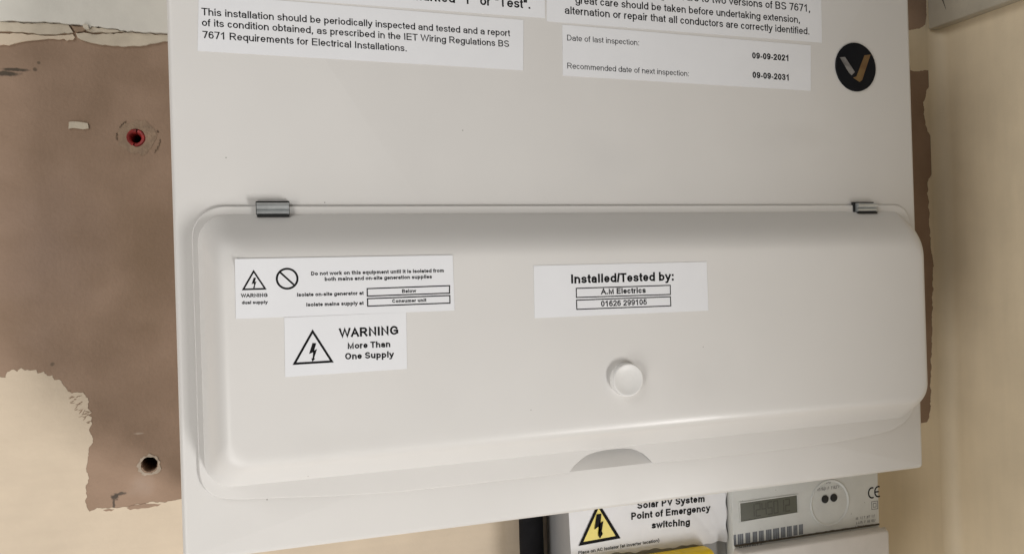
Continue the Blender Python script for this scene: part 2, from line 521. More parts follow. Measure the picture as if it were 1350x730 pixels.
def text(bm, s, p0, p1, y, bold=False, to_y=None, weight=None):
    """print a line of text on the plane y: the baseline runs from p0 to p1, both (x, z)"""
    adv = ADV_B if bold else ADV_R
    w = weight or (164.0 if bold else 114.0)
    total = sum(adv[c] for c in s)
    e1 = Vector(p1) - Vector(p0)
    sc = e1.length / total
    e1.normalize()
    e2 = Vector((-e1.y, e1.x))
    x = 0.0
    for c in s:
        a = adv[c]
        if c == ' ':
            x += a
            continue
        cap = c in CAPS
        H = 716.0 if cap else 519.0
        sb = {'I': .5, 'i': .5, 'l': .5, 'A': .01, 'V': .01, 'W': .01, 'T': .03, 'v': .015, 'w': .01, 'y': .015, 'f': .04, 't': .05,
              '-': .14, '/': .02, '.': .5, ',': .5, ':': .5}.get(c, .085 if c in 'DBEPRMNhnmubprk' else .065)
        x0, x1 = x + a * sb + w / 2, x + a * (1 - sb) - w / 2
        if sb == .5: x0, x1 = x + a / 2 - w / 2, x + a / 2 + w / 2

        def cy(v):
            h = w * .84 if (c not in 'iIl') else w
            if cap: return h / 2 + v * (H - h)
            if v > 1: return (H - h / 2) + (v - 1) / .42 * (716 - 519)
            if v < 0: return h / 2 + v * (210.0 / .4) * 1.0
            return h / 2 + v * (H - h)
        for si, st in enumerate(GL[c]):
            pts = []
            closed = False
            for it in st:
                if it[0] == 'E':
                    _, ex, ey, rx, ry, a0, a1 = it
                    if abs(a1 - a0) == 360: closed = True
                    k = max(4, int(abs(a1 - a0) / 18))
                    for q in range(k if closed else k + 1):
                        t = math.radians(a0 + (a1 - a0) * q / k)
                        pts.append((ex + rx * math.cos(t), ey + ry * math.sin(t)))
                else:
                    pts.append(it)
            W_ = [(x0 + (x1 - x0) * px, cy(py)) for px, py in pts]

            def tw(u, v, yy):
                q = Vector(p0) + e1 * (u * sc) + e2 * (v * sc)
                return (q.x, yy + (to_y(q.x, q.y) if to_y else 0.0), q.y)
            ribbon(bm, W_, w, y - si * 4e-6, tw, closed, .84)
        x += a


def line_box(bm, quad, w, y):
    """a printed rectangular outline (quad in x, z)"""
    ribbon(bm, quad, w, y, lambda u, v, yy: (u, yy, v), True)


def flat_poly(bm, pts, y, to_y=None):
    vs = [bm.verts.new((p[0], y + (to_y(*p) if to_y else 0), p[1])) for p in pts]
    f = bm.faces.new(vs)
    return f


BOLT = [(.32, 1), (.79, 1), (.50, .58), (.95, .69), (.68, .18), (.84, .18), (.53, 0), (.37, .16), (.52, .19), (.56, .52), (.03, .40)]


def bolt(bm, cx, cz, h, w, y, rot=0.0, to_y=None):
    pts = []
    for u, v in BOLT:
        a, b = (u - .5) * w, (v - .5) * h
        pts.append((cx + a * math.cos(rot) - b * math.sin(rot), cz + a * math.sin(rot) + b * math.cos(rot)))
    f = flat_poly(bm, pts, y, to_y)
    bmesh.ops.triangulate(bm, faces=[f], ngon_method='EAR_CLIP')


def facing(bm):
    """printed faces look at the room"""
    bm.normal_update()
    fl = [f for f in bm.faces if f.normal.y > 0]
    bmesh.ops.reverse_faces(bm, faces=fl)


def lerp2(a, b, t):
    return (a[0] + (b[0] - a[0]) * t, a[1] + (b[1] - a[1]) * t)


# ================================================================== SETTING: the two walls
WALL_Y = 0.110
SIDE_X = 0.64052
back = empty("back_wall", (0.0, WALL_Y, 0.0))
tag(back, "plastered back wall of bare brown plaster with cream paint patches, behind the white unit", "wall")
SPLAY = math.radians(4)     # the corner is not square: the side wall opens towards the room
side = empty("side_wall", (SIDE_X, WALL_Y, 0.0))
tag(side, "cream painted side wall to the right of the white unit", "wall")

hole_c = (-0.03120, 0.03251)
plug_c = (-0.03373, 0.24778)
bm = bmesh.new()
X0, X1, Z0, Z1 = -0.32, SIDE_X, -0.55, 0.62
hole_loop = ring_pts(hole_c[0], hole_c[1], 0.0052, 20, .10, 3)
plug_loop = ring_pts(plug_c[0], plug_c[1], 0.0061, 24, .03, 4)
lps = sheet(bm, [(X0, Z0), (X1, Z0), (X1, Z1), (X0, Z1)], WALL_Y, WALL_Y + 0.05, [hole_loop, plug_loop])
for c, r in ((hole_c, .0052), (plug_c, .0061)):
    v = [bm.verts.new((c[0] + r * 1.3 * math.cos(t * math.pi / 6), WALL_Y + .048, c[1] + r * 1.3 * math.sin(t * math.pi / 6))) for t in range(12)]
    bm.faces.new(v)
bmesh.ops.recalc_face_normals(bm, faces=bm.faces)
plaster = obj("bare_plaster", bm, M['plaster'], back, origin=(0, 0, 0))
add_stain_or_shade(M['plaster'], (*(-0.10701, 0.11000, 0.28652),), (.0085, .05, .0020), (.055, .042, .028), .9, .55, 260)
add_stain_or_shade(M['plaster'], (*(-0.10192, 0.11000, 0.28918),), (.0095, .05, .0013), (.055, .042, .028), .9, .55, 300)
add_stain_or_shade(M['plaster'], (*(-0.09092, 0.11000, 0.28974),), (.0016, .05, .0016), (.09, .065, .04), .8, .4, 300)
add_stain_or_shade(M['plaster'], (*(-0.08867, 0.11000, 0.29422),), (.0012, .05, .0012), (.09, .065, .04), .7, .4, 300)
add_stain_or_shade(M['plaster'], (*(-0.05210, 0.11000, 0.01306),), (.0034, .05, .0024), (.05, .04, .032), .9, .75, 520)
add_stain_or_shade(M['plaster'], (*(-0.04847, 0.11000, 0.01463),), (.0040, .05, .0013), (.06, .048, .038), .8, .75, 520)
add_stain_or_shade(M['plaster'], (*(-0.05311, 0.11000, 0.00872),), (.0010, .05, .0042), (.05, .04, .032), .8, .6, 520)
add_stain_or_shade(M['plaster'], (*(-0.03570, 0.11000, 0.01820),), (.010, .05, .010), (.40, .31, .25), .5, .7, 130, 1.2)
add_stain_or_shade(M['plaster'], (*(-0.08800, 0.11000, 0.17435),), (.045, .05, .07), (.36, .255, .20), .55, .7, 40, 1.4)  # painted light: plaster made paler on the open left side
add_stain_or_shade(M['plaster'], (*(-0.03302, 0.11000, 0.16579),), (.02, .05, .08), (.22, .145, .085), .5, .7, 40, 1.4)  # painted shade: plaster made darker beside the unit
add_stain_or_shade(M['plaster'], (*(-0.08607, 0.11000, 0.10143),), (.0016, .05, .0016), (.12, .09, .06), .7, .4, 300)
add_stain_or_shade(M['plaster'], (*(-0.03703, 0.11000, 0.05285),), (.0040, .05, .0008), (.5, .40, .32), .6, .4, 300)

# lower cream paint, brushed over the plaster with a ragged edge; it runs on behind the unit to the corner
edge = [(-0.11532, 0.09491), (-0.11201, 0.09469), (-0.11110, 0.09774), (-0.10815, 0.09898), (-0.10567, 0.09786), (-0.10353, 0.09940), (-0.10100, 0.09948), (-0.09934, 0.09865), (-0.09554, 0.09816), (-0.09434, 0.09566), (-0.09134, 0.09643), (-0.08881, 0.09506), (-0.08626, 0.09440), (-0.08504, 0.09189), (-0.08246, 0.09171), (-0.08080, 0.08940), (-0.07870, 0.08731), (-0.07664, 0.08325), (-0.07535, 0.08267), (-0.06971, 0.08176), (-0.06674, 0.07811), (-0.06602, 0.07215), (-0.06434, 0.06907), (-0.06614, 0.06774), (-0.06355, 0.06556), (-0.06539, 0.06276), (-0.06413, 0.06068), (-0.06596, 0.05789), (-0.06561, 0.05442), (-0.06442, 0.04988), (-0.06626, 0.04661), (-0.06772, 0.04135), (-0.06839, 0.03307), (-0.06768, 0.02661), (-0.06897, 0.01939), (-0.06801, 0.01438), (-0.06940, 0.01159), (-0.06774, 0.00796), (-0.06737, 0.00546), (-0.06293, 0.00690), (-0.05762, 0.00677), (-0.05453, 0.00591), (-0.04421, 0.00569), (-0.03511, 0.00663), (-0.02594, 0.00657), (-0.01385, 0.00694)]
right_edge = [(0.61461, 0.00503), (0.61837, 0.01232), (0.62269, 0.07783), (0.62716, 0.14705), (0.62476, 0.17487), (0.62410, 0.20264), (0.62317, 0.22345), (0.63236, 0.23466), (0.64302, 0.23619), (0.64108, 0.25434), (0.62830, 0.26520), (0.62273, 0.27893), (0.62166, 0.29623), (0.62644, 0.30684), (0.63285, 0.31408), (0.63241, 0.32521), (0.60807, 0.32467)]
zs = edge[-1][1] + .002
left_out = [(X0 + .002, edge[0][1] + .004)] + jag(jag(edge, .0008, .0030, False, 5), .00032, .0010, False, 6) + [(0.30, zs), (0.30, Z0 + .002), (X0 + .002, Z0 + .002)]
bm = bmesh.new()
sheet(bm, left_out, WALL_Y - 0.00018, WALL_Y - 0.0001)
pl = obj("cream_paint", bm, M['cream'], back, origin=(0, 0, 0))
right_out = [(0.301, zs), (right_edge[0][0] - .045, right_edge[0][1] - .002)] + jag(jag(right_edge, .0009, .0030, False, 9), .00032, .0010, False, 10)
right_out += [(right_edge[-1][0] - .03, Z1 - .002), (SIDE_X - .0003, Z1 - .002), (SIDE_X - .0003, Z0 + .002), (0.301, Z0 + .002)]
bm = bmesh.new()
sheet(bm, right_out, WALL_Y - 0.00018, WALL_Y - 0.0001)
obj("cream_paint", bm, M['sidepaint'], back, origin=(0, 0, 0))
tag(pl, "cream wall paint with a ragged brushed edge")

# brown islands left bare in the paint near its lower edge
bm = bmesh.new()
for pts in ([(0.59875, 0.41554), (0.62818, 0.41818), (0.62840, 0.39038), (0.62829, 0.37646), (0.62662, 0.36731), (0.61994, 0.36338), (0.60949, 0.36131), (0.59657, 0.35908)], [(-0.04558, 0.00511), (-0.04148, 0.00637), (-0.03512, 0.00638), (-0.03056, 0.00560), (-0.02505, 0.00521), (-0.02693, 0.00392), (-0.03245, 0.00356), (-0.03884, 0.00356), (-0.04337, 0.00360)], [(-0.05943, 0.00526), (-0.05587, 0.00558), (-0.05277, 0.00472), (-0.05458, 0.00404), (-0.05768, 0.00441)]):
    sheet(bm, jag(pts, .0003, .0014, True, 3), WALL_Y - .00030, WALL_Y - .00012)
obj("plaster_smear", bm, M['plaster'], back, origin=(0, 0, 0))

# brush mark: thin scraped second coat at the rounded shoulder of the patch
bm = bmesh.new()
for k in range(26):
    t = rng.random()
    p = lerp2((-0.07448, 0.08261), (-0.06413, 0.06068), t)
    a = rng.uniform(-.3, 1.1)
    l = rng.uniform(.0018, .0048)
    w = rng.uniform(.0003, .0007)
    c = (p[0] + rng.uniform(-.003, .0015), p[1] + rng.uniform(-.003, .003))
    d = Vector((math.cos(a), math.sin(a)))
    nn = Vector((-d.y, d.x))
    q = [Vector(c) - d * l / 2, Vector(c) - nn * w / 2, Vector(c) + d * l / 2, Vector(c) + nn * w / 2]
    sheet(bm, [tuple(v) for v in q], WALL_Y - .00028 - k * 4e-6, WALL_Y - .0001)
obj("brush_mark", bm, M['plaster'], back, origin=(0, 0, 0))

# torn layers of old paint along the top
def layer(name, pts, th, mat, seed, amp=.00045, base=0.0):
    b = bmesh.new()
    sheet(b, jag(pts, amp, .0022, True, seed), WALL_Y - th, WALL_Y - base)
    return obj(name, b, mat, back, origin=(0, 0, 0))


layer("torn_paint_layer", [(-0.11668, 0.36097), (0.00772, 0.37285), (0.00615, 0.31675), (-0.01409, 0.31724), (-0.02657, 0.31709), (-0.03796, 0.31745), (-0.04471, 0.31801), (-0.05318, 0.31868), (-0.05495, 0.31881), (-0.05717, 0.31891), (-0.05901, 0.31632), (-0.06075, 0.31719), (-0.06246, 0.31905), (-0.07033, 0.31950), (-0.07855, 0.31992), (-0.08842, 0.31973), (-0.09902, 0.31948), (-0.11776, 0.31889)], .0030, M['white'], 21)
layer("torn_paint_layer", [(-0.11780, 0.31770), (-0.09905, 0.31846), (-0.08845, 0.31870), (-0.07858, 0.31909), (-0.07121, 0.31890), (-0.06995, 0.31732), (-0.06829, 0.31419), (-0.07571, 0.31321), (-0.08435, 0.31217), (-0.09074, 0.31254), (-0.09709, 0.31280), (-0.11793, 0.31244)], .0017, M['oldpaint'], 22)
layer("torn_paint_layer", [(-0.11796, 0.31144), (-0.09711, 0.31193), (-0.09077, 0.31166), (-0.08437, 0.31129), (-0.07573, 0.31233), (-0.06875, 0.31327), (-0.06748, 0.31158), (-0.06840, 0.30980), (-0.07058, 0.30991), (-0.07235, 0.30882), (-0.07362, 0.31002), (-0.08012, 0.30961), (-0.08872, 0.30859), (-0.09725, 0.30680), (-0.10148, 0.30582), (-0.10488, 0.30417), (-0.10780, 0.30423), (-0.11815, 0.30409)], .0010, M['cream'], 23)
layer("torn_paint_layer", [(-0.06948, 0.31858), (-0.06247, 0.31851), (-0.06120, 0.31667), (-0.06212, 0.31513), (-0.06608, 0.31502), (-0.06738, 0.31552), (-0.06821, 0.31694)], .0022, M['filler'], 26)
layer("torn_paint_layer", [(-0.06573, 0.31169), (-0.06655, 0.31386), (-0.06544, 0.31442), (-0.06170, 0.31441), (-0.05596, 0.31429), (-0.04478, 0.31521), (-0.03344, 0.31654), (-0.02659, 0.31644), (-0.01412, 0.31623), (0.00613, 0.31624), (0.00607, 0.31418), (-0.01424, 0.31191), (-0.01985, 0.31040), (-0.02911, 0.30823), (-0.04049, 0.30730), (-0.05392, 0.30783), (-0.06184, 0.30923)], .0013, M['oldpaint'], 24)
layer("torn_paint_layer", [(-0.05851, 0.31833), (-0.05319, 0.31819), (-0.04472, 0.31751), (-0.03797, 0.31695), (-0.04475, 0.31621), (-0.05594, 0.31528), (-0.05947, 0.31555)], .0021, M['oldpaint'], 27)
layer("paint_flake", [(-0.06200, 0.31957), (-0.05937, 0.31901), (-0.05856, 0.31660), (-0.06034, 0.31598), (-0.06162, 0.31738)], .0044, M['chip'], 25, .0003)
layer("paint_flake", [(-0.07243, 0.25686), (-0.06762, 0.25726), (-0.06150, 0.25621), (-0.06094, 0.25278), (-0.06425, 0.25219), (-0.07037, 0.25276), (-0.07299, 0.25244)], .0009, M['oldpaint'], 28, .0003)

# drill hole with crumbled rim, and the red plug in its filled hole
def rim(name, c, r_in, r_out, th, mat, seed):
    b = bmesh.new()
    n = 28
    sheet(b, ring_pts(c[0], c[1], r_out, n, .13, seed), WALL_Y - th, WALL_Y - .00005, [ring_pts(c[0], c[1] , r_in, n, .05, seed + 1)])
    return obj(name, b, mat, back, origin=(c[0], WALL_Y, c[1]))


rim("crumbled_rim", (hole_c[0], hole_c[1] - .001), .0054, .0070, .0004, M['palefiller'], 31)
rim("filler_ring", (plug_c[0] + .0012, plug_c[1]), .0062, .0114, .0002, M['filler'], 33)
b = bmesh.new()
for k, (a0, a1, rr) in enumerate(((122, 150, .0124), (168, 190, .0126), (-44, -4, .0140), (16, 22, .0134))):
    n = 12
    o_ = [(plug_c[0] + .0012 + (rr + .0004 * math.sin(q * 2.1)) * math.cos(math.radians(a0 + (a1 - a0) * q / n)),
           plug_c[1] + (rr + .0004 * math.cos(q * 1.7)) * math.sin(math.radians(a0 + (a1 - a0) * q / n))) for q in range(n + 1)]
    i_ = [(plug_c[0] + .0012 + (p[0] - plug_c[0] - .0012) * (.965 + .02 * math.sin(q * 1.9)), plug_c[1] + (p[1] - plug_c[1]) * (.965 + .02 * math.sin(q * 1.9))) for q, p in enumerate(o_)]
    sheet(b, o_ + i_[::-1], WALL_Y - .0004, WALL_Y - .00005)
obj("filler_crack", b, M['crack'], back, origin=(plug_c[0], WALL_Y, plug_c[1]))
b = bmesh.new()
for k in range(2):
    a0, a1 = 180 * k + 78 + 5, 180 * k + 258 - 5
    n = 16
    prof = [(.0026, WALL_Y + .02), (.0030, WALL_Y + .0035), (.0036, WALL_Y + .0005), (.0044, WALL_Y - .0003), (.0052, WALL_Y - .0004), (.0059, WALL_Y + .0003), (.0059, WALL_Y + .006)]
    rows = [[b.verts.new((plug_c[0] + r * math.cos(math.radians(a0 + (a1 - a0) * q / n)), y, plug_c[1] + r * math.sin(math.radians(a0 + (a1 - a0) * q / n)))) for q in range(n + 1)] for r, y in prof]
    for A, B_ in zip(rows, rows[1:]):
        for q in range(n):
            b.faces.new((A[q], A[q + 1], B_[q + 1], B_[q]))
    for A, B_ in ((0, 0), (n, n)):
        b.faces.new([r[A] for r in rows])
bmesh.ops.recalc_face_normals(b, faces=b.faces)
obj("wall_plug", b, M['red'], back, smooth=True, angle=40, origin=(plug_c[0], WALL_Y, plug_c[1]))

# side wall: a gently uneven sheet running towards the camera
bm = bmesh.new()
ny, nz = 40, 70
y0s, y1s = -0.56, WALL_Y - .0003
grid = [[None] * (nz + 1) for _ in range(ny + 1)]
for i in range(ny + 1):
    for j in range(nz + 1):
        y = y0s + (y1s - .012 - y0s) * i / (ny - 12) if i < ny - 12 else y1s - .012 * (1 - math.sin(math.pi / 2 * (i - ny + 12) / 12))
        z = Z0 + (Z1 - Z0) * j / nz
        dx = 0.0012 * noise.noise((y * 14, z * 14, 3.1)) + 0.0006 * noise.noise((y * 40, z * 40, 7.7))
        d = y1s - y
        RC = .012
        fx = (RC - math.sqrt(max(0.0, RC * RC - (RC - d) ** 2))) if d < RC else 0.0
        grid[i][j] = bm.verts.new((SIDE_X + dx * min(1, d / RC) - fx + math.tan(SPLAY) * d, y, z))
for i in range(ny):
    for j in range(nz):
        bm.faces.new((grid[i][j], grid[i + 1][j], grid[i + 1][j + 1], grid[i][j + 1]))
fl = [v for row in grid for v in row]
bk = {}
for i in range(ny):   # front end of the wall, one thickness back
    pass
e0 = [grid[0][j] for j in range(nz + 1)]
e1 = [bm.verts.new((SIDE_X + .25, y0s, v.co.z)) for v in e0]
for j in range(nz):
    bm.faces.new((e0[j], e0[j + 1], e1[j + 1], e1[j]))
bmesh.ops.recalc_face_normals(bm, faces=bm.faces)
obj("side_plaster", bm, M['sidepaint'], side, smooth=True, angle=60, origin=(SIDE_X, 0, 0))
# crack down the corner
bm = bmesh.new()
cz = [(0.64359, 0.36286), (0.64267, 0.35301), (0.64166, 0.34525), (0.64062, 0.33680), (0.63974, 0.33256), (0.63984, 0.32837)]
wd = (.0011, .0010, .0012, .0011, .0016, .0002)
sheet(bm, [(p[0] - w, p[1]) for p, w in zip(cz, wd)] + [(p[0] + w, p[1]) for p, w in zip(cz, wd)][::-1], WALL_Y - .0011, WALL_Y - .0005)
obj("corner_crack", bm, M['dirt'], back, origin=(0, 0, 0))

# white lining board fixed high on the side wall
LB_X = 0.62811
lz = 0.36222
board = empty("lining_board", (SIDE_X, WALL_Y, lz))
tag(board, "white board fixed high on the side wall, at top right", "board")
b = bevel_box((LB_X, -0.34, lz), (SIDE_X - .0012, WALL_Y - .0012, lz + .22), .0012, 2)
obj("board_face", b, M['boardpaint'], board, smooth=True, angle=50)
b = bmesh.new()
y_a, y_b = WALL_Y - .012, WALL_Y - .006
zz = [lz + .012 + .010 * k for k in range(6)]
L1 = [b.verts.new((LB_X - .0002, WALL_Y - .020 + .0022 * k + .0007 * math.sin(k * 2.3), z)) for k, z in enumerate(zz)]
L2 = [b.verts.new((LB_X - .0002, WALL_Y - .020 + .0022 * k + .0007 * math.sin(k * 2.3) + (.0002 if k in (0,) else .0012), z)) for k, z in enumerate(zz)]
for k in range(5):
    b.faces.new((L1[k], L1[k + 1], L2[k + 1], L2[k]))
obj("surface_crack", b, M['dirt'], board)

board.rotation_euler.z = SPLAY

# ================================================================== CONSUMER UNIT
unit = empty("consumer_unit", (0.25, WALL_Y, 0.0))
tag(unit, "white metal consumer unit with a long raised cover and printed labels, on the plastered wall", "fuse box")
PW, PH = 0.4995, 0.40
# front panel: pressed sheet with rolled edges and a finger recess under the cover
bm = bmesh.new()
R = .0032
prof = [(R * (1 - math.cos(a)), R * (1 - math.sin(a))) for a in [math.radians(90 * k / 6) for k in range(7)]]
loops = []
for ins, yy in prof:   # from the side (inset 0, y = R) to the face (inset R, y = 0)
    loops.append(loop_verts(bm, rrect(ins, PW - ins, ins, PH - ins, max(.0035 - ins, .0004), 6), yy))
for a_, b_ in zip(loops, loops[1:]):
    bridge(bm, a_, b_)
back_lp = loop_verts(bm, rrect(0, PW, 0, PH, .0035, 6), .014)
bridge(bm, back_lp, loops[0])
SCX0, SCX1 = 0.22171, 0.28357
SCZ = .0262
inner = loops[-1]
hv = loop_verts(bm, [(SCX0, SCZ), (SCX1, SCZ), (SCX1, .060), (SCX0, .060)], 0.0)
edges = []
for lp in (inner, hv):
    for i in range(len(lp)):
        e = bm.edges.get((lp[i], lp[(i + 1) % len(lp)])) or bm.edges.new((lp[i], lp[(i + 1) % len(lp)]))
        edges.append(e)
bmesh.ops.triangle_fill(bm, use_beauty=True, edges=edges)
bmesh.ops.recalc_face_normals(bm, faces=bm.faces)
obj("front_panel", bm, M['enamel'], unit, smooth=True, angle=35, origin=(0, 0, 0))
# the scoop behind the notch: it deepens upwards so that a finger reaches behind the cover
bm = bmesh.new()
nu, nv = 24, 10
gr = []
for i in range(nu + 1):
    u = i / nu
    row = []
    for j in range(nv + 1):
        v = j / nv
        dep = .0115 * math.sin(math.pi * min(max(u, 0), 1)) ** .35 * (v ** .85)
        row.append(bm.verts.new((SCX0 + (SCX1 - SCX0) * u, .00005 + dep, SCZ + (.060 - SCZ) * v)))
    gr.append(row)
for i in range(nu):
    for j in range(nv):
        bm.faces.new((gr[i][j], gr[i + 1][j], gr[i + 1][j + 1], gr[i][j + 1]))
bmesh.ops.recalc_face_normals(bm, faces=bm.faces)
facing(bm)
obj("finger_recess", bm, M['enamel'], unit, smooth=True)
b = bevel_box((.004, .0142, .004), (PW - .004, WALL_Y - .0032, PH - .004), .002, 2)
obj("enclosure_box", b, M['enamel'], unit, smooth=True, angle=40)

# cover: flat flange with finger notch + deep pressed bulge
CH = .0236            # height of the bulge in front of the panel
FY0, FY1 = -.0004, -.0017
bx0, bx1, bz0, bz1 = .0125, .4898, .0388, .1868
NC = 12
SIDE_IN, TOP_IN, LOW_IN = .0140, .0270, .0200
LOWKEY = [(0, 0), (.10, .075), (.50, .375), (.85, .640), (.90, .690), (.94, .745), (.965, .79), (.983, .845), (.994, .91), (1.0, 1.0)]


def low_t(h):
    for (h0, t0), (h1, t1) in zip(LOWKEY, LOWKEY[1:]):
        if h <= h1:
            return t0 + (t1 - t0) * (h - h0) / (h1 - h0)
    return 1.0


bm = bmesh.new()
rings = []
for h in (0, .004, .02, .05, .10, .18, .28, .38, .50, .60, .70, .78, .85, .90, .94, .965, .983, .994, 1.0):
    si = .0172 * (1 - (1 - h) ** (1 / 2.1))
    sr = SIDE_IN * (1 - (1 - h) ** (1 / 3.6))
    ti = TOP_IN * (1 - (1 - h) ** (1 / 1.9))
    li = LOW_IN * low_t(h)
    rings.append(loop_verts(bm, rrect(bx0 + si, bx1 - sr, bz0 + li, bz1 - ti, .0150 - .002 * h, NC), FY1 + (-CH - FY1) * h))
tx0, tx1, tz0, tz1 = bx0 + .0172, bx1 - SIDE_IN, bz0 + LOW_IN, bz1 - TOP_IN
for ins in (.004, .010):
    rings.append(loop_verts(bm, rrect(tx0 + ins, tx1 - ins, tz0 + ins, tz1 - ins, .0125 - ins * .4, NC), -CH - .00006 * ins / .01))
for a_, b_ in zip(rings, rings[1:]):
    bridge(bm, a_, b_)
bm.faces.new(rings[-1])
# flange outline, counter-clockwise from the bottom left
fz = .0262
lowl = [(.0100, .0500), (.0103, .0465), (.0113, .0425), (.0132, .0390), (.0160, .0362), (.0195, .0342), (.0240, .0328), (.0300, .0320),
        (.0420, .0311), (.0560, .0300), (.0740, .0286), (.0950, .0273), (.1180, .0264), (.1500, fz)]
nt_pts = [(p[0], p[1]) for p in [(0.22207, 0.02639), (0.22573, 0.03025), (0.22989, 0.03337), (0.23457, 0.03599), (0.23975, 0.03729), (0.24597, 0.03803), (0.25328, 0.03819), (0.25958, 0.03798), (0.26484, 0.03729), (0.26905, 0.03563), (0.27324, 0.03319), (0.27690, 0.02992), (0.28026, 0.02569)]]
nt_pts = [(p[0], min(max(p[1], fz), .0384)) for p in nt_pts]
nt_pts[0] = (nt_pts[0][0], fz); nt_pts[-1] = (nt_pts[-1][0], fz)
lowr = [(.3200, .0259), (.3700, .0258), (.4200, .0268), (.4500, .0285), (.4700, .0310), (.4800, .0345), (.4870, .0400), (.4905, .0460), (.4916, .0540)]
top = [p for p in rrect(.0100, .4916, .05, .1910, (.001, .001, .0130, .0170), 10)]
topr = top[22:33]; topl = top[33:44]
outl = lowl + nt_pts + lowr + topr + topl
fo = loop_verts(bm, outl, FY1)
ed = []
inner_fl = loop_verts(bm, [(v.co.x, v.co.z) for v in rings[0]], FY1)
for lp in (fo, inner_fl):
    for i in range(len(lp)):
        e = bm.edges.get((lp[i], lp[(i + 1) % len(lp)])) or bm.edges.new((lp[i], lp[(i + 1) % len(lp)]))
        ed.append(e)
bmesh.ops.triangle_fill(bm, use_beauty=True, edges=ed)
fm = loop_verts(bm, [(p[0], p[1]) for p in outl], FY0)
cxy = Vector((.25, .108))
def grow(p, d):
    v = Vector(p) - cxy
    return (p[0] + (d if v.x > 0 else -d) * min(1, abs(v.x) / .2), p[1] + (d if v.y > 0 else -d))
f2 = loop_verts(bm, [grow(p, .0004) for p in outl], FY1 + .0003)
f3 = loop_verts(bm, [grow(p, .0005) for p in outl], FY1 + .0007)
bridge(bm, fo, f2); bridge(bm, f2, f3); bridge(bm, f3, fm)
bmesh.ops.recalc_face_normals(bm, faces=bm.faces)
cover = obj("cover", bm, M['cover'], unit, smooth=True, angle=50, origin=(0, 0, 0))
for p in cover.data.polygons:      # the flange itself is flat sheet
    if p.normal.y < -.9999 and abs(p.center.y - FY1) < 1e-5:
        p.use_smooth = False

# hinge clips
def hinge(x0, x1, zt, zb, step=0.0):
    """folded steel clip: rolled upper and lower lip with a groove between, standing in a dark slot"""
    o_b = bmesh.new()
    h = zt - zb
    pr = []
    for k in range(25):
        t = k / 24
        bul = .0016 + .0019 * abs(math.sin(math.pi * min(t / .58, 1))) ** .6 if t < .58 else .0016 + .0013 * abs(math.sin(math.pi * (t - .58) / .42)) ** .6
        pr.append((zt - h * t, -.0016 - bul * 1.15))
    pr = [(zt, -.0008)] + pr + [(zb, -.0008)]
    A = [o_b.verts.new((x0 + (step if z > zt - h * .25 and False else 0), y, z)) for z, y in pr]
    B_ = [o_b.verts.new((x1, y, z)) for z, y in pr]
    for i in range(len(pr) - 1):
        o_b.faces.new((A[i], A[i + 1], B_[i + 1], B_[i]))
    o_b.faces.new(A); o_b.faces.new(B_[::-1])
    bmesh.ops.recalc_face_normals(o_b, faces=o_b.faces)
    hh = obj("hinge_clip", o_b, M['steel'], unit, smooth=True, angle=45)
    s_b = bmesh.new()
    add_box(s_b, (x0 + .0001, -.0050, zb - .0012), (x1 - .0001, -.0010, zb - .0001))  # black band in place of the shaded gap under the clip
    add_box(s_b, (x0 + .0004, -.0035, zt - h * .58 - .0004), (x1 - .0004, -.0010, zt - h * .58 + .0004))  # dark strip gives the groove its shade by colour
    add_box(s_b, (x0 - .0004 - step, -.0021, zb - .0009), (x1 + .0003 - step * .6, -.00045, zt + .0009))
    obj("slot", s_b, M['slot'], hh)
    return hh


hinge(0.04310, 0.06023, 0.19316, 0.18649)
hinge(0.44385, 0.46030, 0.19271, 0.18656, .0016)

# knob
kc = (0.25197, 0.08452)
bm = bmesh.new()
kr = .0101
ky = -CH
lathe(bm, kc[0], kc[1], [(kr * 1.01, ky + .001), (kr * 1.01, ky - .0003), (kr * .99, ky - .0008), (kr * .99, ky - .0031), (kr * .985, ky - .0037), (kr * .965, ky - .0041), (kr * .93, ky - .0043),
                         (kr * .86, ky - .0042), (kr * .72, ky - .0038), (kr * .55, ky - .0035), (kr * .3, ky - .0033), (0, ky - .0032)], 64)
obj("knob", bm, M['knob'], unit, smooth=True, angle=60)

# round badge with a two-tone chevron
bc = (0.44931, 0.28936)
bm = bmesh.new()
br = 0.01722
lathe(bm, bc[0], bc[1], [(br, -.00002), (br, -.0006), (br * .985, -.0009), (br * .9, -.0010), (0, -.00105)], 64)
badge = obj("logo_badge", bm, M['badge'], unit, smooth=True, angle=40)
tag(badge, "round black logo badge with silver and bronze chevron")
for nm, pts, mt in (("chevron_stroke", [(0.43518, 0.29531), (0.43973, 0.29583), (0.44780, 0.28562), (0.44490, 0.28311), (0.44256, 0.28498)], M['silver']),
                    ("chevron_stroke", [(0.45647, 0.29795), (0.46193, 0.29880), (0.45382, 0.28014), (0.45147, 0.27868), (0.44601, 0.28155), (0.44899, 0.28261)], M['bronze'])):
    b = bmesh.new()
    flat_poly(b, pts, -.00118); facing(b)
    tag(obj(nm, b, mt, badge), "silver chevron stroke" if mt is M['silver'] else "bronze chevron stroke")


# ---------------------------------------------------------------- printed labels
def label(name, quad, y, desc, mat='paper', th=.00022):
    b = bmesh.new()
    sheet(b, quad, y - th, y - .00002)
    o = obj(name, b, M[mat], unit)
    tag(o, desc)
    return o


def prints(parent, name, fn, mat='ink'):
    b = bmesh.new()
    fn(b)
    facing(b)
    return obj(name, b, M[mat], parent)


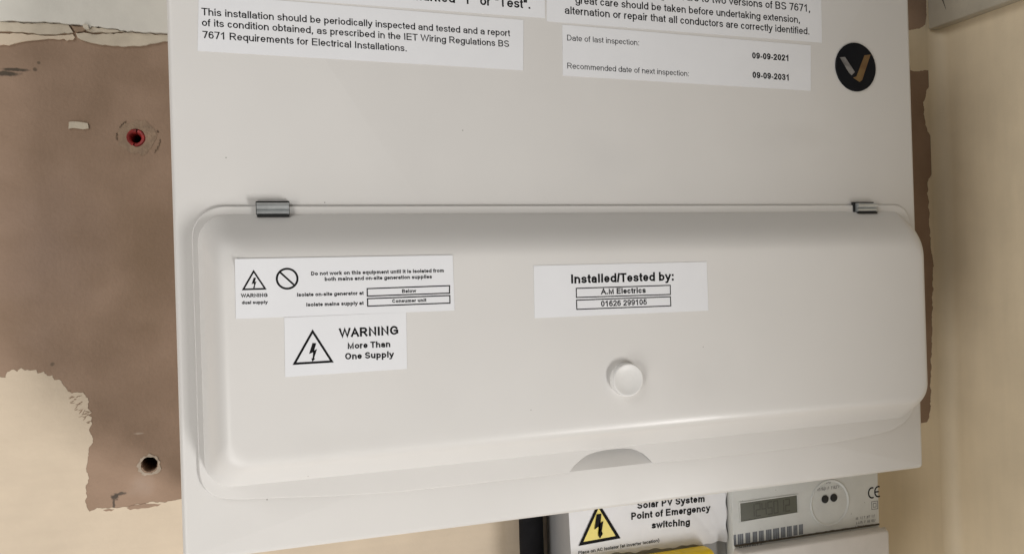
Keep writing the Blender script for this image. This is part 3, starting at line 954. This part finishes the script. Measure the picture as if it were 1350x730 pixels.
TY = -.00030
la = label("notice_label", [(0.01536, 0.33234), (0.21629, 0.33611), (0.21617, 0.30767), (0.01657, 0.30732)], 0, "white label about the test button, cut by the top of the picture")
prints(la, "text_line", lambda b: text(b, 'pressing the button marked "T" or "Test".', (0.06279, 0.31274), (0.20710, 0.31269), TY, weight=130))
lb = label("notice_label", [(0.01656, 0.30670), (0.20195, 0.30555), (0.20076, 0.27461), (0.01511, 0.27570)], 0, "white label about periodic inspection and testing of the installation")

prints(lb, "text_line", lambda b: text(b, 'This installation should be periodically inspected and tested and a report', (0.01758, 0.29527), (0.19307, 0.29491), TY))
prints(lb, "text_line", lambda b: text(b, 'of its condition obtained, as prescribed in the IET Wiring Regulations BS', (0.01753, 0.28941), (0.19238, 0.28828), TY))
prints(lb, "text_line", lambda b: text(b, '7671 Requirements for Electrical Installations.', (0.01761, 0.28274), (0.12958, 0.28196), TY))
lc = label("notice_label", [(0.21847, 0.34761), (0.42215, 0.34901), (0.42147, 0.30501), (0.21721, 0.30582)], 0, "white label about two wiring colour versions, top right of the panel")

prints(lc, "text_line", lambda b: text(b, 'wiring colours to two versions of BS 7671,', (0.28139, 0.32644), (0.41277, 0.32581), TY))
prints(lc, "text_line", lambda b: text(b, 'great care should be taken before undertaking extension,', (0.23643, 0.31835), (0.40402, 0.31750), TY))
prints(lc, "text_line", lambda b: text(b, 'alternation or repair that all conductors are correctly identified.', (0.22907, 0.31134), (0.41155, 0.30999), TY))
ld = label("date_label", [(0.22747, 0.30440), (0.41210, 0.30258), (0.41093, 0.27102), (0.22678, 0.27262)], 0, "white label with the dates of last and next inspection")

prints(ld, "text_line", lambda b: text(b, 'Date of last inspection:', (0.23004, 0.29470), (0.28031, 0.29460), TY, weight=90))
prints(ld, "text_line", lambda b: text(b, 'Recommended date of next inspection:', (0.22957, 0.27721), (0.31586, 0.27645), TY, weight=90))
prints(ld, "text_line", lambda b: text(b, '09-09-2021', (0.36409, 0.29085), (0.39412, 0.29068), TY, True))
prints(ld, "text_line", lambda b: text(b, '09-09-2031', (0.36391, 0.27774), (0.39387, 0.27729), TY, True))

CY = -CH - .00007
le = label("warning_label", [(0.03200, 0.16188), (0.14759, 0.16152), (0.14776, 0.13036), (0.03164, 0.13081)], CY, "small white dual supply label with isolation points, upper left of cover")
TYC = CY - .00030

prints(le, "text_line", lambda b: text(b, 'WARNING', (0.03440, 0.14182), (0.04771, 0.14165), TYC, True))
prints(le, "text_line", lambda b: text(b, 'dual supply', (0.03468, 0.13833), (0.04761, 0.13814), TYC, True))
prints(le, "text_line", lambda b: text(b, 'Do not work on this equipment until it is isolated from', (0.06994, 0.15226), (0.14242, 0.15203), TYC, True))
prints(le, "text_line", lambda b: text(b, 'both mains and on-site generation supplies', (0.07695, 0.14913), (0.13544, 0.14878), TYC, True))
prints(le, "text_line", lambda b: text(b, 'Isolate on-site generator at', (0.06240, 0.14127), (0.09749, 0.14098), TYC, True))
prints(le, "text_line", lambda b: text(b, 'Isolate mains supply at', (0.06700, 0.13585), (0.09733, 0.13557), TYC, True))
prints(le, "text_line", lambda b: text(b, 'Below', (0.11824, 0.14124), (0.12627, 0.14125), TYC, True))
prints(le, "text_line", lambda b: text(b, 'Consumer unit', (0.11273, 0.13601), (0.13182, 0.13585), TYC, True))
prints(le, "field_box", lambda b: line_box(b, [(0.09943, 0.14422), (0.14527, 0.14435), (0.14514, 0.14017), (0.09939, 0.14017)], .00062, TYC))
prints(le, "field_box", lambda b: line_box(b, [(0.09943, 0.13876), (0.14523, 0.13884), (0.14518, 0.13461), (0.09939, 0.13470)], .00062, TYC))


def tri_sign(b, pts, w, y, inset_c=.45, k=.52):
    cx_ = sum(p[0] for p in pts) / 3; cz_ = sum(p[1] for p in pts) / 3
    s = 1 - w / max(.001, (Vector(pts[0]) - Vector((cx_, cz_))).length) * 1.4
    ins = [(cx_ + (p[0] - cx_) * s, cz_ + (p[1] - cz_) * s) for p in pts]
    ribbon(b, ins, w, y, lambda u, v, yy: (u, yy, v), True)
    h = (pts[0][1] - (pts[1][1] + pts[2][1]) / 2)
    bolt(b, cx_ + .0000, cz_ - h * .005, h * k, h * k * .42, y - .00001, -.12)


prints(le, "warning_triangle", lambda b: tri_sign(b, [(0.04107, 0.15641), (0.04759, 0.14536), (0.03465, 0.14536)], .00085, TYC))


def f_(b):
    c = (0.05777, 0.15088)
    r = 0.00524
    n = 40
    ribbon(b, [(c[0] + r * math.cos(2 * math.pi * i / n), c[1] + r * math.sin(2 * math.pi * i / n)) for i in range(n)], .00105, TYC, lambda u, v, yy: (u, yy, v), True)
    ribbon(b, [(c[0] - r * .68, c[1] + r * .68), (c[0] + r * .68, c[1] - r * .68)], .00095, TYC - .00001, lambda u, v, yy: (u, yy, v), False)


prints(le, "prohibition_circle", f_)

lf = label("warning_label", [(0.05568, 0.13045), (0.12036, 0.13046), (0.11991, 0.09930), (0.05527, 0.09913)], CY + .00001, "white more than one supply warning label, lower left of cover")

prints(lf, "text_line", lambda b: text(b, 'WARNING', (0.08360, 0.11848), (0.11595, 0.11847), TYC, weight=162))
prints(lf, "text_line", lambda b: text(b, 'More Than', (0.08775, 0.11211), (0.11124, 0.11187), TYC, True))
prints(lf, "text_line", lambda b: text(b, 'One Supply', (0.08629, 0.10646), (0.11286, 0.10610), TYC, True))
prints(lf, "warning_triangle", lambda b: tri_sign(b, [(0.06998, 0.12406), (0.08089, 0.10503), (0.05875, 0.10504)], .00115, TYC))

lg = label("installer_label", [(0.19571, 0.15434), (0.31007, 0.15399), (0.31019, 0.12347), (0.19519, 0.12387)], CY, "white installer label with name and telephone number, centre of cover")

prints(lg, "text_line", lambda b: text(b, 'Installed/Tested by:', (0.21828, 0.14329), (0.28711, 0.14309), TYC, True))
prints(lg, "text_line", lambda b: text(b, 'A.M Electrics', (0.23752, 0.13619), (0.26737, 0.13605), TYC, True))
prints(lg, "text_line", lambda b: text(b, '01626 299105', (0.23718, 0.12889), (0.26784, 0.12885), TYC, True, None, 138))
prints(lg, "field_box", lambda b: line_box(b, [(0.22175, 0.14030), (0.28402, 0.14010), (0.28393, 0.13448), (0.22171, 0.13491)], .00060, TYC))
prints(lg, "field_box", lambda b: line_box(b, [(0.22166, 0.13334), (0.28388, 0.13308), (0.28395, 0.12747), (0.22172, 0.12790)], .00060, TYC))

# ================================================================== ISOLATOR below the unit
IY = 0.05950
ia, ib_ = (0.24447, -0.03191), (0.37074, -0.04795)
iso = empty("isolator_switch", ((ia[0] + ib_[0]) / 2, WALL_Y, -.14))
tag(iso, "grey isolator box with yellow front under the white unit, left of the meter", "isolator")
b = bevel_box((ia[0], IY, -.145), (ib_[0], WALL_Y - .0012, .012), .0018, 2)
obj("enclosure", b, M['grey'], iso, smooth=True, angle=40)
# yellow switch plate
ya, yb = (0.24852, -0.04833), (0.35285, -0.05289)
yt = (0.35332, -0.05395)
b = bevel_box((ya[0] - .004, IY - .016, -.128), (yb[0], IY - .0002, yt[1]), .0056, 5)
yp = obj("switch_plate", b, M['yellow'], iso, smooth=True, angle=60)
tag(yp, "yellow plastic switch plate")
b = bmesh.new()
cx_, cz_ = (ya[0] + yb[0]) / 2, -.095
lathe(b, cx_, cz_, [(.021, IY - .0155), (.021, IY - .019), (.019, IY - .021), (.0, IY - .021)], 40)
add_box(b, (cx_ - .006, IY - .034, cz_ - .019), (cx_ + .006, IY - .0195, cz_ + .019))
obj("rotary_handle", b, M['yellow'], iso, smooth=True, angle=40)


# wrinkled vinyl label stuck to the isolator
def wrinkle(x, z):
    p = Vector((x * 38, z * 38, 1.7))
    d = .0004 * noise.noise(p) + .00015 * noise.noise(p * 2.3)
    # sharp creases running down from the top edge
    for (cx, sl, wd, am) in CREASE:
        t = (x - cx) + sl * (z + .03)
        d += am * .16 * math.exp(-(t / wd) ** 2)
    # the right-hand edge lifts off the box
    u = (x - (LX1 - .014)) / .014
    if u > 0: d += .0011 * u * u
    far = min(1.0, max(0.0, (math.hypot(x - TCX, z - TCZ) - .012) / .012))
    return -max(d, -.0008) * far - .0009


TCX, TCZ = (0.26676, -0.03311)
LX1 = (0.37062, -0.04222)[0]
CREASE = [((0.32975, -0.03715)[0], .25, .0016, .0016), ((0.30367, -0.03943)[0], -.35, .0020, .0012), ((0.35682, -0.04618)[0], .5, .0012, .0018), ((0.27334, -0.03014)[0], -.9, .0016, .0009), ((0.34312, -0.05289)[0], .8, .0022, -.0012)]
c00, c10, c11, c01 = (0.24500, -0.05069), (0.36977, -0.05502), (0.37073, -0.01137), (0.24394, -0.01153)
bm = bmesh.new()
NX, NZ = 90, 40
G = []
for i in range(NX + 1):
    row = []
    for j in range(NZ + 1):
        p = lerp2(lerp2(c00, c10, i / NX), lerp2(c01, c11, i / NX), j / NZ)
        if j == 0:
            p = (p[0], p[1] + .0006 * math.sin(i * .31) + .0004 * math.sin(i * .83))
        if i == NX:
            p = (p[0] + .0007 * math.sin(j * .4), p[1])
        row.append(bm.verts.new((p[0], IY + wrinkle(*p), p[1])))
    G.append(row)
for i in range(NX):
    for j in range(NZ):
        bm.faces.new((G[i][j], G[i + 1][j], G[i + 1][j + 1], G[i][j + 1]))
facing(bm)
lv = obj("solar_label", bm, M['vinyl'], iso, smooth=True)
tag(lv, "wrinkled white solar label with yellow warning triangle")
TI = IY - .00022


prints(lv, "text_line", lambda b: text(b, 'Solar PV System', (0.29684, -0.02195), (0.35286, -0.02314), TI, True, wrinkle))
prints(lv, "text_line", lambda b: text(b, 'Point of Emergency', (0.29176, -0.02914), (0.35711, -0.03055), TI, True, wrinkle))
prints(lv, "text_line", lambda b: text(b, 'switching', (0.30802, -0.03755), (0.33967, -0.03883), TI, True, wrinkle))
prints(lv, "text_line", lambda b: text(b, 'Place on AC Isolator (at inverter location)', (0.25030, -0.04852), (0.31407, -0.04791), TI, True, wrinkle, 125))

tri = [(0.26680, -0.01418), (0.28248, -0.04088), (0.25132, -0.04211)]
tc_ = (sum(p[0] for p in tri) / 3, sum(p[1] for p in tri) / 3)


def dense_tri(b, pts, y):
    n = 14
    V = {}
    for i in range(n + 1):
        for j in range(n + 1 - i):
            k = n - i - j
            x = (pts[0][0] * i + pts[1][0] * j + pts[2][0] * k) / n
            z = (pts[0][1] * i + pts[1][1] * j + pts[2][1] * k) / n
            V[i, j] = b.verts.new((x, y + wrinkle(x, z), z))
    for i in range(n):
        for j in range(n - i):
            b.faces.new((V[i, j], V[i + 1, j], V[i, j + 1]))
            if i + j < n - 1:
                b.faces.new((V[i + 1, j], V[i + 1, j + 1], V[i, j + 1]))


prints(lv, "warning_triangle", lambda b: dense_tri(b, tri, TI - .00002), 'yellow_print')


def f_(b):
    ins = [lerp2(p, tc_, .075) for p in tri]
    pts = []
    for i in range(3):
        for q in range(10):
            pts.append(lerp2(ins[i], ins[(i + 1) % 3], q / 10))
    ribbon(b, pts, .0022, TI - .00014, lambda u, v, yy: (u, yy + wrinkle(u, v), v), True)


prints(lv, "triangle_border", f_)
prints(lv, "lightning_bolt", lambda b: bolt(b, *(0.26660, -0.03066), 0.01743, .0078, TI - .00045, .02, wrinkle))

# black cable running down beside the isolator
cl, cr_ = (0.22035, -0.04097), (0.23854, -0.04328)
crad = (cr_[0] - cl[0]) / 2
ccx = (cr_[0] + cl[0]) / 2
bm = bmesh.new()
rows = []
for k in range(41):
    z = -.5 + .52 * k / 40
    x = ccx + .0003 * math.sin(k * .5)
    rows.append([bm.verts.new((x + crad * math.cos(2 * math.pi * i / 28), 0.09900 + crad * math.sin(2 * math.pi * i / 28), z)) for i in range(28)])
for a_, b_ in zip(rows, rows[1:]):
    bridge(bm, a_, b_)
bm.faces.new(rows[0][::-1]); bm.faces.new(rows[-1])
bmesh.ops.recalc_face_normals(bm, faces=bm.faces)
cab = obj("power_cable", bm, M['black'], None, smooth=True, angle=50)
tag(cab, "thick black cable running up behind the white unit, left of the grey isolator", "cable")

# ================================================================== METER
MY = 0.05200
ma_, mb_ = (0.37168, -0.04012), (0.50599, -0.05679)
meter = empty("electricity_meter", ((ma_[0] + mb_[0]) / 2, WALL_Y, -.14))
tag(meter, "pale grey electricity meter with small dark display, right of the isolator", "meter")
b = bevel_box((ma_[0], MY, -.145), (mb_[0], WALL_Y - .0012, .0), .0016, 3)
obj("case", b, M['metercase'], meter, smooth=True, angle=40)
q = [(0.37820, -0.02540), (0.42849, -0.02496), (0.42855, -0.03816), (0.37823, -0.03923)]
# display: recessed dark window behind a raised frame
b = bmesh.new()
grow_ = [(q[0][0] - .0007, q[0][1] + .0007), (q[1][0] + .0007, q[1][1] + .0007), (q[2][0] + .0007, q[2][1] - .0007), (q[3][0] - .0007, q[3][1] - .0007)]
sheet(b, grow_, MY - .0007, MY - .00005, [q])
obj("display_frame", b, M['metercase'], meter)
b = bmesh.new()
sheet(b, [lerp2(p, q[(i + 2) % 4], -.002) for i, p in enumerate(q)], MY - .0002, MY - .00005)
disp = obj("display", b, M['lcd'], meter)
SEG = {'0': 'abcdef', '1': 'bc', '2': 'abged', '4': 'fgbc', '5': 'afgcd'}


def f_(b):
    s = "1245012"
    for k, ch in enumerate(s):
        u0 = .17 + k * .104
        u1 = u0 + .070
        P_ = lambda u, v: lerp2(lerp2(q[3], q[2], u), lerp2(q[0], q[1], u), v)
        pos = {'a': ((u0, .84), (u1, .84)), 'g': ((u0, .5), (u1, .5)), 'd': ((u0, .16), (u1, .16)), 'f': ((u0, .80), (u0, .54)), 'b': ((u1, .80), (u1, .54)),
               'e': ((u0, .46), (u0, .2)), 'c': ((u1, .46), (u1, .2))}
        for n_, sg in enumerate(SEG[ch]):
            A, B_ = pos[sg]
            ribbon(b, [P_(*A), P_(*B_)], .0009, MY - .00026 - n_ * 3e-6, lambda u, v, yy: (u, yy, v), False)


prints(disp, "digits", f_, 'lcdink')


def f_(b):
    bq = [(0.37204, -0.04841), (0.43344, -0.04778), (0.43329, -0.05557), (0.37201, -0.05654)]
    span = 510 - 147.0
    for (a, c) in ((147, 160), (167, 197), (207, 232), (244, 268), (276, 302), (313, 343), (350, 383), (391, 416), (423, 450), (458, 480), (487, 510)):
        u0, u1 = (a - 147) / span, (c - 147) / span
        n = 3
        for k in range(n):
            a0 = u0 + (u1 - u0) * k / n
            a1 = a0 + (u1 - u0) / n * .90
            flat_poly(b, [lerp2(bq[3], bq[2], a0), lerp2(bq[3], bq[2], a1), lerp2(bq[0], bq[1], a1), lerp2(bq[0], bq[1], a0)], MY - .00012)


prints(meter, "barcode", f_, 'barcode')
# optical port: ring ridge with two dark eyes
oc = (0.45872, -0.03440)
orad = 0.01821
b = bmesh.new()
lathe(b, oc[0], oc[1], [(orad, MY - .00005), (orad - .0003, MY - .0007), (orad - .0008, MY - .0008), (orad - .0013, MY - .0004), (orad - .0022, MY - .00005)], 64)
port = obj("optical_port", b, M['metercase'], meter, smooth=True, angle=60)
for p in ((0.45418, -0.03110), (0.46233, -0.03091)):
    b = bmesh.new()
    lathe(b, p[0], p[1], [(.0031, MY - .00004), (.0031, MY - .0006), (.0026, MY - .0008), (0, MY - .0008)], 32)
    obj("sensor_eye", b, M['slot'], port, smooth=True, angle=50)


def f_(b):
    R_ = .0040
    for p in ((0.49802, -0.03125), (0.50409, -0.03096)):
        n = 14
        ribbon(b, [(p[0] + .001 + R_ * .85 * math.cos(math.radians(75 + 210 * k / n)), p[1] + R_ * math.sin(math.radians(75 + 210 * k / n))) for k in range(n + 1)], .0012, MY - .0001, lambda u, v, yy: (u, yy, v), False)
    p = (0.50409, -0.03096)
    ribbon(b, [(p[0] - .0018, p[1]), (p[0] + .0010, p[1])], .0011, MY - .00011, lambda u, v, yy: (u, yy, v), False)


prints(meter, "approval_mark", f_)


def f_(b):
    c = (0.50118, -0.04130)
    for r in (.0029, .0014):
        line_box(b, [(c[0] - r, c[1] - r * 1.05), (c[0] + r, c[1] - r * 1.05), (c[0] + r, c[1] + r * 1.05), (c[0] - r, c[1] + r * 1.05)], .0006, MY - .0001)


prints(meter, "double_square_mark", f_, 'greyprint')


# small print worn past reading: rows of short faded strokes
def worn(b, p0, p1, h, seed):
    r = random.Random(seed)
    d = Vector(p1) - Vector(p0)
    L_ = d.length
    d.normalize()
    nrm = Vector((-d.y, d.x))
    t = 0.0
    while t < L_ - h * .3:
        w = h * r.uniform(.35, .75)
        a = Vector(p0) + d * t
        z0_, z1_ = r.uniform(0, .25) * h, r.uniform(.75, 1) * h
        ribbon(b, [tuple(a + nrm * z0_), tuple(a + nrm * z1_ + d * r.uniform(-.1, .3) * h)], h * .2, MY - .0001, lambda u, v, yy: (u, yy, v), False)
        if r.random() < .6:
            zz_ = r.uniform(.1, .9) * h
            ribbon(b, [tuple(a + nrm * zz_), tuple(a + nrm * zz_ + d * w * .6)], h * .18, MY - .00011, lambda u, v, yy: (u, yy, v), False)
        t += w * (1.0 if r.random() < .82 else 1.9)


prints(meter, "small_print", lambda b: worn(b, (0.44782, -0.02433), (0.46836, -0.02425), .0026, 1), 'greyprint')
prints(meter, "small_print", lambda b: worn(b, (0.45433, -0.01946), (0.46212, -0.01942), .0024, 2), 'greyprint')
prints(meter, "small_print", lambda b: worn(b, (0.48286, -0.05093), (0.50082, -0.05072), .0022, 3), 'greyprint')
prints(meter, "small_print", lambda b: worn(b, (0.48310, -0.05424), (0.50142, -0.05429), .0022, 4), 'greyprint')
prints(meter, "small_print", lambda b: worn(b, (0.48152, -0.05763), (0.49246, -0.05751), .0022, 5), 'greyprint')
prints(meter, "small_print", lambda b: worn(b, (0.37683, -0.06001), (0.39729, -0.05989), .0026, 6), 'greyprint')
# terminal cover standing proud below, with a dirty joint
ty = MY - .012
ta, tb = (0.37527, -0.05833), (0.50391, -0.05799)
tz = tb[1]
b = bevel_box((ma_[0] - .001, ty, -.150), (tb[0], MY - .0003, tz), .0020, 3)
tcov = obj("terminal_cover", b, M['terminal'], meter, smooth=True, angle=50)
b = bmesh.new()
lo_ = [(ma_[0] + .001 + (mb_[0] - ma_[0] - .002) * k / 60, tz + .0006) for k in range(61)]
up_ = [(p[0], p[1] + .0012 + .0009 * abs(noise.noise((p[0] * 300, 4.2, 0)))) for p in lo_]
sheet(b, lo_ + up_[::-1], MY - .0005, MY - .0001)
obj("dirt_line", b, M['dirt'], meter)
b = bmesh.new()
w_c = (0.50598, -0.06101)
bmesh.ops.create_icosphere(b, subdivisions=2, radius=.0022, matrix=Matrix.Translation((w_c[0] + .0008, MY - .003, w_c[1] + .0005)))
obj("seal_bead", b, M['chip'], meter, smooth=True)
